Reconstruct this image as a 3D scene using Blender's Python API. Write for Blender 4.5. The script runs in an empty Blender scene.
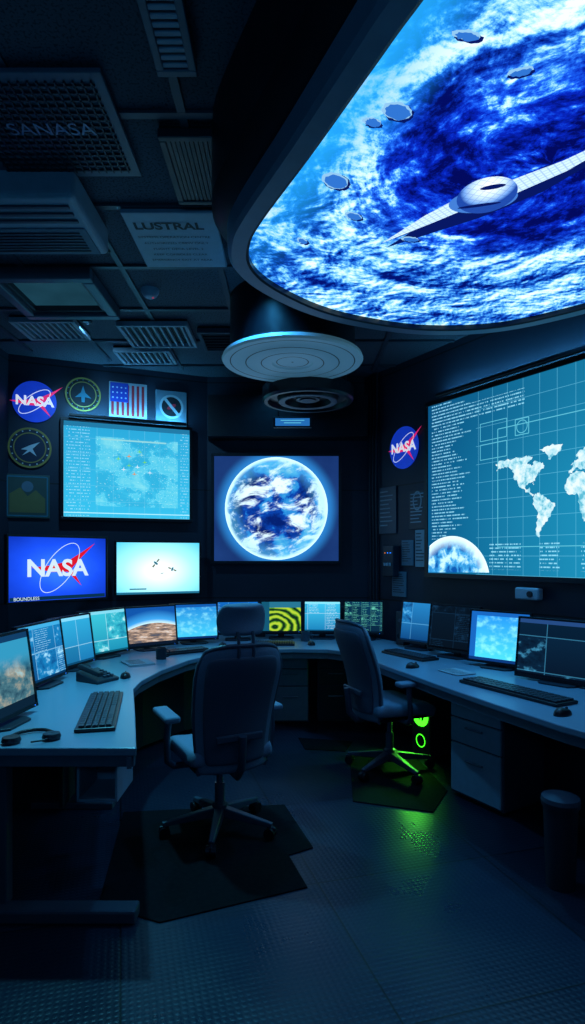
import bpy, math, random
from mathutils import Vector
random.seed(7)
D = bpy.data
COL = bpy.context.scene.collection
bpy.context.scene.view_settings.view_transform = 'Standard'
rad = math.radians

def lin(r, g, b):
    def f(c):
        c /= 255.0
        return c/12.92 if c <= 0.04045 else ((c+0.055)/1.055)**2.4
    return (f(r), f(g), f(b), 1.0)

# ------------------------------------------------------------------ node DSL
class N:
    def __init__(s, name):
        s.m = D.materials.new(name); s.m.use_nodes = True
        s.t = s.m.node_tree; s.t.nodes.clear()
        s.out = s.t.nodes.new('ShaderNodeOutputMaterial')
    def put(s, sock, v):
        if isinstance(v, bpy.types.NodeSocket): s.t.links.new(v, sock)
        else: sock.default_value = v
    def math(s, op, a, b=0.0, c=0.0, clamp=False):
        n = s.t.nodes.new('ShaderNodeMath'); n.operation = op; n.use_clamp = clamp
        s.put(n.inputs[0], a); s.put(n.inputs[1], b); s.put(n.inputs[2], c)
        return n.outputs[0]
    def add(s, a, b): return s.math('ADD', a, b)
    def sub(s, a, b): return s.math('SUBTRACT', a, b)
    def mul(s, a, b): return s.math('MULTIPLY', a, b)
    def gt(s, a, b): return s.math('GREATER_THAN', a, b)
    def lt(s, a, b): return s.math('LESS_THAN', a, b)
    def band(s, a, lo, hi): return s.mul(s.gt(a, lo), s.lt(a, hi))
    def gauss(s, a, c, w):
        q = s.math('DIVIDE', s.sub(a, c), w); return s.math('EXPONENT', s.mul(s.mul(q, q), -1.0))
    def fl(s, a): return s.math('FLOOR', a)
    def fr(s, a): return s.math('FRACT', a)
    def smooth(s, v, lo, hi, a=0.0, b=1.0):
        n = s.t.nodes.new('ShaderNodeMapRange'); n.interpolation_type = 'SMOOTHSTEP'
        s.put(n.inputs[0], v); s.put(n.inputs[1], lo); s.put(n.inputs[2], hi); s.put(n.inputs[3], a); s.put(n.inputs[4], b)
        return n.outputs[0]
    def mix(s, f, a, b, blend='MIX'):
        n = s.t.nodes.new('ShaderNodeMix'); n.data_type = 'RGBA'; n.blend_type = blend
        s.put(n.inputs[0], f); s.put(n.inputs[6], a); s.put(n.inputs[7], b)
        return n.outputs[2]
    def obj(s):
        return s.t.nodes.new('ShaderNodeTexCoord').outputs['Object']
    def sep(s, v):
        n = s.t.nodes.new('ShaderNodeSeparateXYZ'); s.put(n.inputs[0], v); return n.outputs
    def comb(s, x, y, z=0.0):
        n = s.t.nodes.new('ShaderNodeCombineXYZ')
        s.put(n.inputs[0], x); s.put(n.inputs[1], y); s.put(n.inputs[2], z); return n.outputs[0]
    def noise(s, v, scale, detail=3.0, rough=0.5, dist=0.0):
        n = s.t.nodes.new('ShaderNodeTexNoise')
        s.put(n.inputs['Vector'], v); s.put(n.inputs['Scale'], scale); s.put(n.inputs['Detail'], detail)
        s.put(n.inputs['Roughness'], rough); s.put(n.inputs['Distortion'], dist)
        return n.outputs['Fac']
    def ramp(s, f, stops):
        n = s.t.nodes.new('ShaderNodeValToRGB'); s.put(n.inputs[0], f)
        e = n.color_ramp.elements
        while len(e) < len(stops): e.new(0.5)
        for i, (p, c) in enumerate(stops):
            e[i].position = p; e[i].color = c
        return n.outputs[0]
    def emit(s, col, st=1.0):
        n = s.t.nodes.new('ShaderNodeEmission'); s.put(n.inputs[0], col); s.put(n.inputs[1], st)
        s.t.links.new(n.outputs[0], s.out.inputs[0]); return s.m
    def pbr(s, col, rough=0.5, metal=0.0, bump=None, bs=0.3, bd=0.01, emis=None, est=0.0, spec=0.5):
        n = s.t.nodes.new('ShaderNodeBsdfPrincipled')
        s.put(n.inputs['Base Color'], col); s.put(n.inputs['Roughness'], rough); s.put(n.inputs['Metallic'], metal)
        n.inputs['Specular IOR Level'].default_value = spec
        if emis is not None:
            s.put(n.inputs['Emission Color'], emis); s.put(n.inputs['Emission Strength'], est)
        if bump is not None:
            b = s.t.nodes.new('ShaderNodeBump'); s.put(b.inputs['Height'], bump)
            b.inputs['Strength'].default_value = bs; b.inputs['Distance'].default_value = bd
            s.t.links.new(b.outputs[0], n.inputs['Normal'])
        s.t.links.new(n.outputs[0], s.out.inputs[0]); return s.m

def plain(name, rgb, rough=0.5, metal=0.0, var=0.15, scale=20.0, bump=0.0, spec=0.5):
    n = N(name); c = lin(*rgb); f = n.noise(n.obj(), scale, 4.0)
    c2 = tuple(min(1, x*(1+var)) for x in c[:3])+(1,); c1 = tuple(x*(1-var) for x in c[:3])+(1,)
    return n.pbr(n.mix(f, c1, c2), n.smooth(f, 0.2, 0.8, rough*0.9, min(1, rough*1.1)), metal,
                 bump=f if bump else None, bs=bump, bd=0.004, spec=spec)
def glow(name, rgb, st=1.0):
    n = N(name); return n.emit(lin(*rgb), st)

# ------------------------------------------------------------------ geometry helpers
def empty(name, loc=(0, 0, 0), rz=0.0, parent=None, rx=0.0):
    o = D.objects.new(name, None); COL.objects.link(o)
    o.location = loc; o.rotation_euler = (rx, 0, rz); o.empty_display_size = 0.05
    if parent: o.parent = parent
    return o
def mesh(name, vs, fs, mat, parent=None, loc=(0, 0, 0), rot=(0, 0, 0), bevel=0.0, seg=2, smooth=False):
    me = D.meshes.new(name); me.from_pydata([tuple(v) for v in vs], [], [tuple(f) for f in fs]); me.update()
    me.materials.append(mat)
    o = D.objects.new(name, me); COL.objects.link(o)
    o.location = loc; o.rotation_euler = rot
    if parent: o.parent = parent
    if bevel:
        m = o.modifiers.new('bevel', 'BEVEL'); m.width = bevel; m.segments = seg; m.limit_method = 'ANGLE'; m.angle_limit = rad(35)
    if smooth:
        for p in me.polygons: p.use_smooth = True
    return o
BF = [(0, 3, 2, 1), (4, 5, 6, 7), (0, 1, 5, 4), (1, 2, 6, 5), (2, 3, 7, 6), (3, 0, 4, 7)]
def bv(cx, cy, cz, sx, sy, sz):
    x, y, z = sx/2, sy/2, sz/2
    return [(cx-x, cy-y, cz-z), (cx+x, cy-y, cz-z), (cx+x, cy+y, cz-z), (cx-x, cy+y, cz-z),
            (cx-x, cy-y, cz+z), (cx+x, cy-y, cz+z), (cx+x, cy+y, cz+z), (cx-x, cy+y, cz+z)]
def box(name, c, s, mat, parent=None, bevel=0.004, seg=2, rot=(0, 0, 0)):
    return mesh(name, bv(0, 0, 0, *s), BF, mat, parent, c, rot, bevel, seg)
def boxes(name, lst, mat, parent=None, bevel=0.0):
    vs = []; fs = []
    for b in lst:
        k = len(vs); vs += bv(*b); fs += [tuple(i+k for i in f) for f in BF]
    return mesh(name, vs, fs, mat, parent, bevel=bevel)
def prism(name, pts, z0, z1, mat, parent=None, bevel=0.0, seg=2):
    a = sum(pts[i][0]*pts[(i+1) % len(pts)][1]-pts[(i+1) % len(pts)][0]*pts[i][1] for i in range(len(pts)))
    if a < 0: pts = pts[::-1]
    n = len(pts); vs = [(p[0], p[1], z0) for p in pts]+[(p[0], p[1], z1) for p in pts]
    fs = [tuple(range(n-1, -1, -1)), tuple(range(n, 2*n))]+[(i, (i+1) % n, n+(i+1) % n, n+i) for i in range(n)]
    return mesh(name, vs, fs, mat, parent, bevel=bevel, seg=seg)
def lathe(name, prof, mat, parent=None, loc=(0, 0, 0), rot=(0, 0, 0), n=40, smooth=True):
    vs = []; fs = []; m = len(prof)
    for i in range(n):
        a = 2*math.pi*i/n
        for r, z in prof: vs.append((r*math.cos(a), r*math.sin(a), z))
    for i in range(n):
        for j in range(m-1):
            fs.append((i*m+j, ((i+1) % n)*m+j, ((i+1) % n)*m+j+1, i*m+j+1))
    o = mesh(name, vs, fs, mat, parent, loc, rot, smooth=smooth)
    if smooth:
        e = o.modifiers.new('es', 'EDGE_SPLIT'); e.split_angle = rad(35)
    return o
def cyl(name, c, r, h, mat, parent=None, rot=(0, 0, 0), n=28, r2=None):
    r2 = r if r2 is None else r2
    return lathe(name, [(0, -h/2), (r, -h/2), (r2, h/2), (0, h/2)], mat, parent, c, rot, n)
def tube(name, pts, r, mat, parent=None):
    cu = D.curves.new(name, 'CURVE'); cu.dimensions = '3D'; cu.bevel_depth = r; cu.bevel_resolution = 3; cu.use_fill_caps = True
    sp = cu.splines.new('POLY'); sp.points.add(len(pts)-1)
    for i, p in enumerate(pts): sp.points[i].co = (*p, 1)
    cu.materials.append(mat)
    o = D.objects.new(name, cu); COL.objects.link(o)
    if parent: o.parent = parent
    return o
def text(name, body, size, loc, mat, parent, rot=(math.pi/2, 0, 0), bold=0.0, sx=1.0, shear=0.0, align='CENTER'):
    cu = D.curves.new(name, 'FONT'); cu.body = body; cu.size = size; cu.align_x = align; cu.align_y = 'CENTER'
    cu.offset = bold; cu.shear = shear
    cu.materials.append(mat)
    o = D.objects.new(name, cu); COL.objects.link(o); o.location = loc; o.rotation_euler = rot; o.scale = (sx, 1, 1)
    o.parent = parent; return o
def flat(name, pts, y, mat, parent, loc=(0, 0, 0)):
    """flat shape in local x,z facing -y"""
    return mesh(name, [(p[0], y, p[1]) for p in pts], [tuple(range(len(pts)))], mat, parent, loc)
def ell(cx, cz, rx, rz, n=48, rot=0.0, a0=0.0, a1=2*math.pi):
    out = []
    for i in range(n):
        a = a0+(a1-a0)*i/n; x = rx*math.cos(a); z = rz*math.sin(a)
        out.append((cx+x*math.cos(rot)-z*math.sin(rot), cz+x*math.sin(rot)+z*math.cos(rot)))
    return out
def ring(name, cx, cz, rx, rz, w, y, mat, parent, rot=0.0, n=56, a0=0.0, a1=2*math.pi):
    o1 = ell(cx, cz, rx, rz, n+1, rot, a0, a1+(a1-a0)/n); o2 = ell(cx, cz, rx-w, rz-w, n+1, rot, a0, a1+(a1-a0)/n)
    vs = [(p[0], y, p[1]) for p in o1]+[(p[0], y, p[1]) for p in o2]
    m = n+1
    return mesh(name, vs, [(i, i+1, m+i+1, m+i) for i in range(n)], mat, parent)
def rect(w, h, cx=0, cz=0): return [(cx-w/2, cz-h/2), (cx+w/2, cz-h/2), (cx+w/2, cz+h/2), (cx-w/2, cz+h/2)]

# ------------------------------------------------------------------ materials
def m_floor():
    n = N('floor_tile'); o = n.obj(); x, y, z = n.sep(o)
    c, s = math.cos(rad(16)), math.sin(rad(16))
    u = n.add(n.mul(x, c), n.mul(y, s)); v = n.sub(n.mul(y, c), n.mul(x, s))
    T = 0.9
    fu = n.fr(n.math('DIVIDE', u, T)); fv = n.fr(n.math('DIVIDE', v, T))
    eu = n.math('MINIMUM', fu, n.sub(1.0, fu)); ev = n.math('MINIMUM', fv, n.sub(1.0, fv))
    seam = n.lt(n.math('MINIMUM', eu, ev), 0.004)
    k = 40.0
    su = n.mul(u, k); sv = n.mul(v, k)
    st = n.mul(n.math('SINE', n.mul(su, 3.14159)), n.math('SINE', n.mul(sv, 3.14159)))
    st = n.smooth(n.math('ABSOLUTE', st), 0.2, 0.95)
    tone = n.noise(n.comb(n.fl(n.math('DIVIDE', u, T)), n.fl(n.math('DIVIDE', v, T))), 3.7, 0.0)
    dirt = n.noise(o, 2.3, 6.0, 0.6)
    base = n.mix(n.smooth(tone, 0.3, 0.7), lin(28, 38, 54), lin(38, 50, 68))
    base = n.mix(n.mul(dirt, 0.6), base, lin(18, 24, 38))
    base = n.mix(seam, base, lin(6, 8, 12))
    hgt = n.sub(st, n.mul(seam, 2.0))
    return n.pbr(base, n.smooth(dirt, 0.3, 0.7, 0.26, 0.4), 0.0, bump=hgt, bs=0.2, bd=0.004, spec=.45)
def m_wall():
    n = N('wall_panel'); o = n.obj(); x, y, z = n.sep(o)
    f = n.noise(o, 3.0, 5.0)
    a = n.fr(n.mul(z, 0.9)); seam = n.lt(a, 0.012)
    base = n.mix(f, lin(26, 36, 52), lin(38, 50, 68)); base = n.mix(seam, base, lin(10, 13, 17))
    return n.pbr(base, 0.55, 0.0, bump=n.noise(o, 60.0, 2.0), bs=0.1, bd=0.002)
def m_ceil():
    n = N('ceiling_tile'); o = n.obj()
    sp = n.smooth(n.noise(o, 90.0, 2.0), 0.35, 0.5)
    tone = n.noise(o, 1.3, 2.0)
    base = n.mix(tone, lin(62, 72, 84), lin(88, 100, 114)); base = n.mix(sp, lin(44, 52, 62), base)
    return n.pbr(base, 0.8, 0.0, bump=sp, bs=0.2, bd=0.003)
M_FLOOR = m_floor(); M_WALL = m_wall(); M_CEIL = m_ceil()
M_GRID = plain('ceiling_rail_metal', (66, 78, 90), 0.45, 0.3)
M_BLK = plain('black_plastic', (14, 18, 26), 0.38)
M_BLK2 = plain('charcoal_plastic', (34, 42, 54), 0.42)
M_DARK = plain('soot_black', (6, 8, 11), 0.6)
M_MET = plain('brushed_metal', (120, 132, 146), 0.35, 0.7)
M_DESK = plain('desk_laminate', (124, 148, 166), 0.32, 0.0, 0.06, 6.0)
M_EDGE = plain('desk_edge', (88, 106, 120), 0.4)
M_CAB = plain('cabinet_paint', (66, 78, 92), 0.45)
M_LIGHT = plain('pale_plastic', (164, 178, 190), 0.5)
M_FAB = plain('chair_fabric', (108, 124, 144), 0.75, 0.0, 0.25, 160.0, 0.3)
M_FAB2 = plain('chair_mesh_fabric', (68, 80, 98), 0.7, 0.0, 0.4, 220.0, 0.4)
M_CHP = plain('chair_plastic', (62, 72, 88), 0.4)
M_MAT = plain('rubber_mat', (9, 11, 17), 0.9, 0.0, 0.2, 50.0, 0.2, spec=.12)
M_FRAME = plain('display_rim_metal', (134, 150, 168), 0.38, 0.3)
M_PAPER = plain('paper', (160, 168, 176), 0.8)
M_WHITE = plain('decal_white', (205, 210, 215), 0.6)
M_NAVY = plain('decal_blue', (26, 60, 170), 0.5)
M_RED = plain('decal_red', (190, 34, 50), 0.5)
M_GOLD = plain('decal_gold', (170, 140, 60), 0.5)
M_OLIVE = plain('decal_olive', (64, 84, 78), 0.6)
M_TEAL = plain('decal_teal', (50, 120, 140), 0.6)
M_SIGN = plain('sign_board', (100, 124, 140), 0.6)
M_SIGNT = plain('sign_text', (16, 22, 30), 0.6)
G_WHITE = glow('screen_white', (215, 240, 255), 1.0)
G_RED = glow('screen_red', (225, 25, 45), 1.0)
G_LINE = glow('screen_line_cyan', (100, 205, 230), 0.95)
G_DKL = glow('screen_dark_blue', (10, 50, 80), 1.0)
G_GREEN = glow('green_led', (60, 255, 30), 3.5)
G_BLUE = glow('blue_led', (30, 120, 255), 2.5)
G_ORG = glow('orange_led', (255, 120, 40), 1.5)

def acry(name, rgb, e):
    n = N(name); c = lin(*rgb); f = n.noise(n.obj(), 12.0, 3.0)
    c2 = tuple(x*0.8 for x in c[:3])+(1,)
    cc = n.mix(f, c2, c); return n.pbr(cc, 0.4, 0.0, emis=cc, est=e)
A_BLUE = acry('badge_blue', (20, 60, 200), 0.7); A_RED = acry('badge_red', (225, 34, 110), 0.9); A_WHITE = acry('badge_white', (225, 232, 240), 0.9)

def ui_mat(name, w, h, top, bot, accent, seed, st=1.0, rows=26, dens=0.5, panels=3.0, header=None, pvar=0.35, ti=0.6):
    n = N(name); x, y, z = n.sep(n.obj())
    u = n.add(n.math('DIVIDE', x, w), 0.5); v = n.add(n.math('DIVIDE', z, h), 0.5)
    bg = n.mix(v, lin(*bot), lin(*top))
    pu = n.add(n.mul(u, panels), seed*0.37); pv = n.add(n.mul(v, panels*0.8), seed*0.21)
    tone = n.noise(n.comb(n.fl(pu), n.fl(pv), seed*1.7), 5.3, 0.0)
    dk = tuple(c*0.35 for c in lin(*bot)[:3])+(1,)
    bg = n.mix(n.smooth(tone, 0.38, 0.62, 0.0, pvar*2), bg, dk)
    pic = n.noise(n.comb(n.mul(u, 2.0), n.mul(v, 2.0), seed), 3.0, 6.0, 0.6)
    pc = n.ramp(pic, [(0.35, lin(*bot)), (0.55, lin(*top)), (0.68, lin(*accent))])
    bg = n.mix(n.mul(n.gt(tone, 0.52), 0.8), bg, pc)
    fu = n.fr(pu); fv = n.fr(pv)
    border = n.math('MAXIMUM', n.lt(fu, 0.02), n.lt(fv, 0.025))
    r = n.mul(v, rows); row = n.fl(r); inrow = n.band(n.fr(r), 0.3, 0.6)
    tx = n.gt(n.noise(n.comb(n.mul(u, 95.0), n.mul(row, 7.31), seed), 1.0, 1.0), 0.48)
    blk = n.gt(n.noise(n.comb(n.mul(n.fl(pu), 3.3), n.mul(n.fl(pv), 2.7), seed+3.0), 2.1, 0.0), 1.0-dens)
    ln = n.lt(fu, n.add(0.25, n.mul(n.noise(n.comb(row, seed, 2.0), 3.1, 0.0), 0.8)))
    tm = n.mul(n.mul(inrow, tx), n.mul(blk, n.mul(ln, n.gt(fu, 0.08))))
    col = n.mix(n.mul(border, 0.4), bg, lin(*accent)); col = n.mix(n.mul(tm, ti), col, lin(*accent))
    if header:
        col = n.mix(n.gt(v, 0.93), col, lin(*header))
    col = n.mix(n.lt(v, 0.04), col, dk)
    return n.emit(col, st)

def m_picture(name, w, h, kind, st=1.0):
    n = N(name); x, y, z = n.sep(n.obj())
    u = n.add(n.math('DIVIDE', x, w), 0.5); v = n.add(n.math('DIVIDE', z, h), 0.5)
    P = n.comb(u, v, 0.0)
    if kind == 'horizon':
        du = n.sub(u, 0.6); hz = n.sub(0.58, n.mul(n.mul(du, du), 0.6)); e = n.sub(hz, v)
        cl = n.noise(n.comb(n.mul(u, 2.0), n.mul(v, 7.0), 0.0), 2.0, 8.0, 0.65, 0.2)
        land = n.ramp(cl, [(0.32, lin(40, 70, 100)), (0.46, lin(120, 104, 96)), (0.56, lin(190, 160, 140)), (0.7, lin(225, 235, 240))])
        sky = n.ramp(n.sub(v, hz), [(0.0, lin(200, 240, 252)), (0.1, lin(60, 160, 230)), (0.35, lin(16, 80, 160))])
        col = n.mix(n.gt(e, 0.0), sky, land)
        col = n.mix(n.lt(v, 0.08), col, lin(10, 24, 44))
    elif kind == 'desert':
        cl = n.noise(P, 3.0, 8.0, 0.65, 0.2)
        land = n.ramp(cl, [(0.35, lin(24, 60, 84)), (0.48, lin(70, 116, 130)), (0.58, lin(160, 156, 140)), (0.7, lin(150, 210, 225))])
        col = n.mix(n.smooth(v, 0.45, 0.75), land, lin(50, 150, 190))
        col = n.mix(n.gt(v, 0.92), col, lin(16, 60, 100)); col = n.mix(n.lt(v, 0.12), col, lin(10, 34, 54)); col = n.mix(n.lt(u, 0.12), col, lin(14, 56, 84))
    elif kind == 'swirl':
        dx = n.sub(u, 0.35); dy = n.sub(v, 0.15)
        r = n.math('SQRT', n.add(n.mul(dx, dx), n.mul(dy, dy)))
        s = n.math('SINE', n.add(n.mul(r, 34.0), n.mul(n.noise(P, 3.0, 4.0), 7.0)))
        col = n.ramp(n.add(n.mul(s, 0.5), 0.5), [(0.1, lin(20, 50, 30)), (0.5, lin(90, 160, 40)), (0.9, lin(190, 220, 60))])
        col = n.mix(n.gt(v, 0.8), col, lin(40, 120, 150)); col = n.mix(n.lt(u, 0.2), col, lin(20, 90, 120))
    elif kind == 'white':
        dx = n.sub(u, 0.5); dy = n.sub(v, 0.45)
        g = n.math('SQRT', n.add(n.mul(dx, dx), n.mul(dy, dy)))
        col = n.ramp(g, [(0.12, lin(235, 254, 255)), (0.42, lin(160, 236, 250)), (0.75, lin(70, 196, 232))])
        col = n.mix(n.lt(v, 0.04), col, lin(30, 100, 130))
    elif kind == 'cyan':
        col = n.mix(v, lin(70, 205, 245), lin(30, 130, 215))
        cl = n.noise(n.comb(n.mul(u, 3.0), n.mul(v, 3.0), 3.0), 2.0, 5.0)
        col = n.mix(n.smooth(cl, .45, .7, 0.0, .6), col, lin(150, 240, 255))
        col = n.mix(n.lt(u, 0.1), col, lin(20, 90, 170)); col = n.mix(n.gt(v, 0.92), col, lin(20, 90, 170))
        col = n.mix(n.lt(v, 0.06), col, lin(10, 50, 110))
    elif kind == 'logo':
        cl = n.noise(P, 3.0, 4.0)
        dx = n.sub(u, 0.5); dy = n.sub(v, 0.5); g = n.math('SQRT', n.add(n.mul(dx, dx), n.mul(dy, dy)))
        col = n.ramp(n.add(g, n.mul(n.sub(cl, 0.5), 0.2)), [(0.05, lin(50, 120, 250)), (0.4, lin(24, 76, 232)), (0.75, lin(10, 42, 160))])
    elif kind == 'wallmap':
        cl = n.noise(P, 4.0, 9.0, 0.6, 0.2)
        land = n.ramp(cl, [(0.44, lin(44, 160, 200)), (0.50, lin(62, 180, 214)), (0.515, lin(124, 216, 232)), (0.53, lin(82, 194, 220)), (0.66, lin(140, 222, 226))])
        flatc = n.mix(v, lin(50, 176, 216), lin(38, 152, 198))
        inn = n.mul(n.band(u, 0.24, 0.9), n.band(v, 0.12, 0.86))
        col = n.mix(n.mul(inn, 0.6), flatc, land)
        r = n.mul(v, 30.0); tx = n.mul(n.band(n.fr(r), 0.3, 0.62), n.gt(n.noise(n.comb(n.mul(u, 90.0), n.mul(n.fl(r), 5.1), 1.0), 1.0, 1.0), 0.5))
        msk = n.math('MAXIMUM', n.band(u, 0.02, 0.2), n.band(u, 0.92, .99)); col = n.mix(n.mul(n.mul(tx, msk), 0.45), col, lin(170, 226, 240))
        fine = n.gt(n.noise(P, 60.0, 1.0), 0.68); col = n.mix(n.mul(n.mul(fine, inn), 0.4), col, lin(200, 240, 235))
        gl = n.math('MAXIMUM', n.lt(n.fr(n.mul(u, 8.0)), .015), n.lt(n.fr(n.mul(v, 6.0)), .015)); col = n.mix(n.mul(gl, .3), col, lin(170, 230, 240))
        col = n.mix(n.gt(v, 0.95), col, lin(30, 110, 150)); col = n.mix(n.band(v, 0.04, 0.05), col, lin(160, 220, 235))
    elif kind == 'bigmap':
        col = n.mix(u, lin(8, 80, 124), lin(30, 146, 184)); col = n.mix(n.smooth(v, 0.3, 1.0, 0.0, 0.4), col, lin(6, 62, 104))
        gu = n.fr(n.mul(u, 16.0)); gv = n.fr(n.mul(v, 10.0))
        g = n.math('MAXIMUM', n.lt(gu, 0.025), n.lt(gv, 0.025)); right = n.gt(u, 0.24)
        col = n.mix(n.mul(n.mul(g, right), 0.4), col, lin(110, 205, 235))
        r = n.mul(v, 52.0); row = n.fl(r)
        tx = n.mul(n.band(n.fr(r), 0.25, 0.6), n.gt(n.noise(n.comb(n.mul(u, 190.0), n.mul(row, 5.1), 1.0), 1.0, 1.0), 0.47))
        ln = n.lt(u, n.add(0.06, n.mul(n.noise(n.comb(row, 4.0, 2.0), 2.3, 0.0), 0.2)))
        lft = n.mul(n.mul(n.band(u, 0.02, 0.22), ln), n.gt(v, 0.2))
        low = n.mul(n.mul(n.band(v, 0.03, 0.17), n.gt(u, 0.3)), n.gt(n.noise(n.comb(n.fl(n.mul(u, 14.0)), 3.0, 1.0), 2.7, 0.0), 0.42))
        hi = n.mul(n.band(v, 0.86, 0.95), n.gt(n.noise(n.comb(n.fl(n.mul(u, 9.0)), 7.0, 1.0), 2.7, 0.0), 0.45))
        m = n.math('MAXIMUM', lft, n.math('MAXIMUM', low, hi))
        col = n.mix(n.mul(n.mul(tx, m), 0.65), col, lin(150, 225, 248))
    return n.emit(col, st)

def m_earth(name, R, st=1.0):
    n = N(name); o = n.obj(); x, y, z = n.sep(o)
    X = n.math('DIVIDE', x, R); Z = n.math('DIVIDE', z, R)
    r2 = n.add(n.mul(X, X), n.mul(Z, Z)); r = n.math('SQRT', r2)
    hh = n.math('SQRT', n.math('MAXIMUM', n.sub(1.0, r2), 0.0))
    P = n.comb(X, Z, n.mul(hh, 0.7))
    a = n.noise(P, 1.5, 10.0, 0.6, 0.15)
    b = n.noise(n.comb(n.add(n.mul(X, 0.9), n.mul(Z, 0.8)), n.sub(n.mul(Z, 2.0), n.mul(X, 0.9)), n.mul(hh, .8)), 1.5, 12.0, 0.68, 0.5)
    sea = n.ramp(a, [(0.42, lin(4, 28, 100)), (0.50, lin(8, 60, 156)), (0.53, lin(30, 120, 196)), (0.60, lin(60, 156, 208)), (0.7, lin(120, 186, 200))])
    cl = n.smooth(b, 0.47, 0.60)
    col = n.mix(cl, sea, lin(214, 240, 252))
    col = n.mix(n.smooth(r, 0.6, 0.95, 0.0, 0.4), col, lin(90, 190, 240))
    lim = n.smooth(r, 0.90, 1.0)
    col = n.mix(lim, col, lin(200, 244, 255))
    return n.emit(col, st)
def m_space(name, cx, cz, R):
    n = N(name); x, y, z = n.sep(n.obj())
    dx = n.sub(x, cx); dz = n.sub(z, cz); r = n.math('SQRT', n.add(n.mul(dx, dx), n.mul(dz, dz)))
    g = n.smooth(r, R, R*1.25, 1.0, 0.0)
    base = n.mix(n.noise(n.obj(), 3.0, 4.0), lin(16, 40, 96), lin(34, 70, 136))
    return n.emit(n.mix(n.mul(g, 0.75), base, lin(50, 150, 235)), 1.0)

def m_planet():
    n = N('planet_picture'); o = n.obj(); x, y, z = n.sep(o)
    wv = n.noise(o, 1.8, 3.0); wv2 = n.noise(n.comb(y, x, 4.0), 1.8, 3.0)
    dx = n.add(n.sub(x, 0.86), n.mul(n.sub(wv, 0.5), 0.35)); dy = n.add(n.sub(y, 2.12), n.mul(n.sub(wv2, 0.5), 0.35))
    r = n.math('SQRT', n.add(n.mul(dx, dx), n.mul(dy, dy)))
    th = n.add(n.math('ARCTAN2', dy, dx), n.mul(r, -2.0))
    ct = n.math('COSINE', th); stn = n.math('SINE', th)
    sw = n.noise(n.comb(n.mul(ct, .9), n.mul(stn, .9), n.mul(r, 4.2)), 2.0, 11.0, 0.66, 0.12)
    fine = n.noise(o, 8.0, 13.0, 0.74, 0.35)
    t1 = n.noise(o, 4.4, 12.0, 0.66, 0.35); t2 = n.noise(n.comb(n.add(x, .014), n.add(y, .016), z), 4.4, 12.0, 0.66, 0.35)
    outer = n.smooth(r, 0.40, 0.80)
    relief = n.mul(n.mul(n.sub(t1, t2), 1.15), n.add(0.22, n.mul(outer, 0.78)))
    val = n.add(n.add(n.mul(sw, 0.56), n.mul(fine, 0.44)), relief)
    val = n.add(val, n.smooth(r, 0.15, 0.75, -0.065, 0.012))
    val = n.add(val, n.mul(n.gauss(r, .70, .06), 0.06))
    val = n.add(val, n.mul(n.gauss(r, 1.02, .09), 0.05))
    val = n.sub(val, n.mul(n.gauss(r, .86, .05), 0.045))
    val = n.add(val, n.mul(n.math('SINE', n.mul(n.add(r, n.mul(th, .10)), 60.0)), 0.012))
    inner_c = n.ramp(val, [(0.40, lin(2, 8, 84)), (0.465, lin(6, 34, 176)), (0.51, lin(20, 84, 228)), (0.535, lin(64, 152, 245)), (0.555, lin(150, 214, 255)), (0.60, lin(225, 247, 255))])
    outer_c = n.ramp(val, [(0.39, lin(2, 14, 100)), (0.45, lin(10, 60, 170)), (0.50, lin(36, 116, 214)), (0.54, lin(90, 176, 236)), (0.58, lin(150, 214, 248)), (0.65, lin(225, 247, 255))])
    col = n.mix(outer, inner_c, outer_c)
    e = n.add(n.sub(x, 0.30), n.mul(n.sub(y, 1.46), 0.39))
    lim = n.mul(n.smooth(e, 0.0, 0.26, 1.0, 0.0), n.smooth(y, 1.9, 2.8, 1.0, 0.25))
    col = n.mix(n.mul(lim, 0.75), col, lin(36, 168, 248))
    return n.emit(col, 1.3)

# ------------------------------------------------------------------ ROOM
ZC = 3.4
C_BL = (-0.88, 6.2); C_BR = (0.78, 6.2); C_L = (-2.6, 5.49); C_LF = (-2.6, -1.2); C_RF = (0.78+0.59*7.4, -1.2)
prism('floor', [(-2.7, -1.3), (5.3, -1.3), (0.85, 6.3), (-0.92, 6.3), (-2.7, 5.6)], -0.1, 0.0, M_FLOOR)
prism('ceiling', [(-2.7, -1.3), (5.3, -1.3), (0.85, 6.3), (-0.92, 6.3), (-2.7, 5.6)], ZC, ZC+0.1, M_CEIL)
def wall(name, a, b):
    ax, ay = a; bx, by = b; dx, dy = bx-ax, by-ay; L = math.hypot(dx, dy); nx, ny = dy/L, -dx/L
    if (0-ax)*nx+(3-ay)*ny > 0: nx, ny = -nx, -ny
    t = 0.1
    return prism(name, [a, b, (bx+nx*t, by+ny*t), (ax+nx*t, ay+ny*t)], 0, ZC, M_WALL)
wall('wall_left', C_LF, C_L); wall('wall_left_angled', C_L, C_BL); wall('wall_back', C_BL, C_BR)
wall('wall_right', C_BR, C_RF); wall('wall_front', C_LF, C_RF)
def skirt(name, a, b):
    ax, ay = a; bx, by = b; dx, dy = bx-ax, by-ay; L = math.hypot(dx, dy); nx, ny = dy/L, -dx/L
    if (0-ax)*nx+(3-ay)*ny < 0: nx, ny = -nx, -ny
    prism(name, [a, b, (bx+nx*.012, by+ny*.012), (ax+nx*.012, ay+ny*.012)], 0, .1, M_BLK)
skirt('baseboard_left', C_L, C_BL); skirt('baseboard_back', C_BL, C_BR); skirt('baseboard_right', C_BR, C_RF)
bars = []
xx = -2.35
while xx < 3.6:
    ym = 6.2 if -0.88 <= xx <= 0.78 else (6.2-(xx-0.78)/0.59 if xx > 0.78 else 6.2-(-0.88-xx)/2.42)
    bars.append((xx, (ym-0.9)/2-0.1, ZC-0.008, 0.035, ym+0.7, 0.016)); xx += 0.63
yy = -0.8
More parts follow.
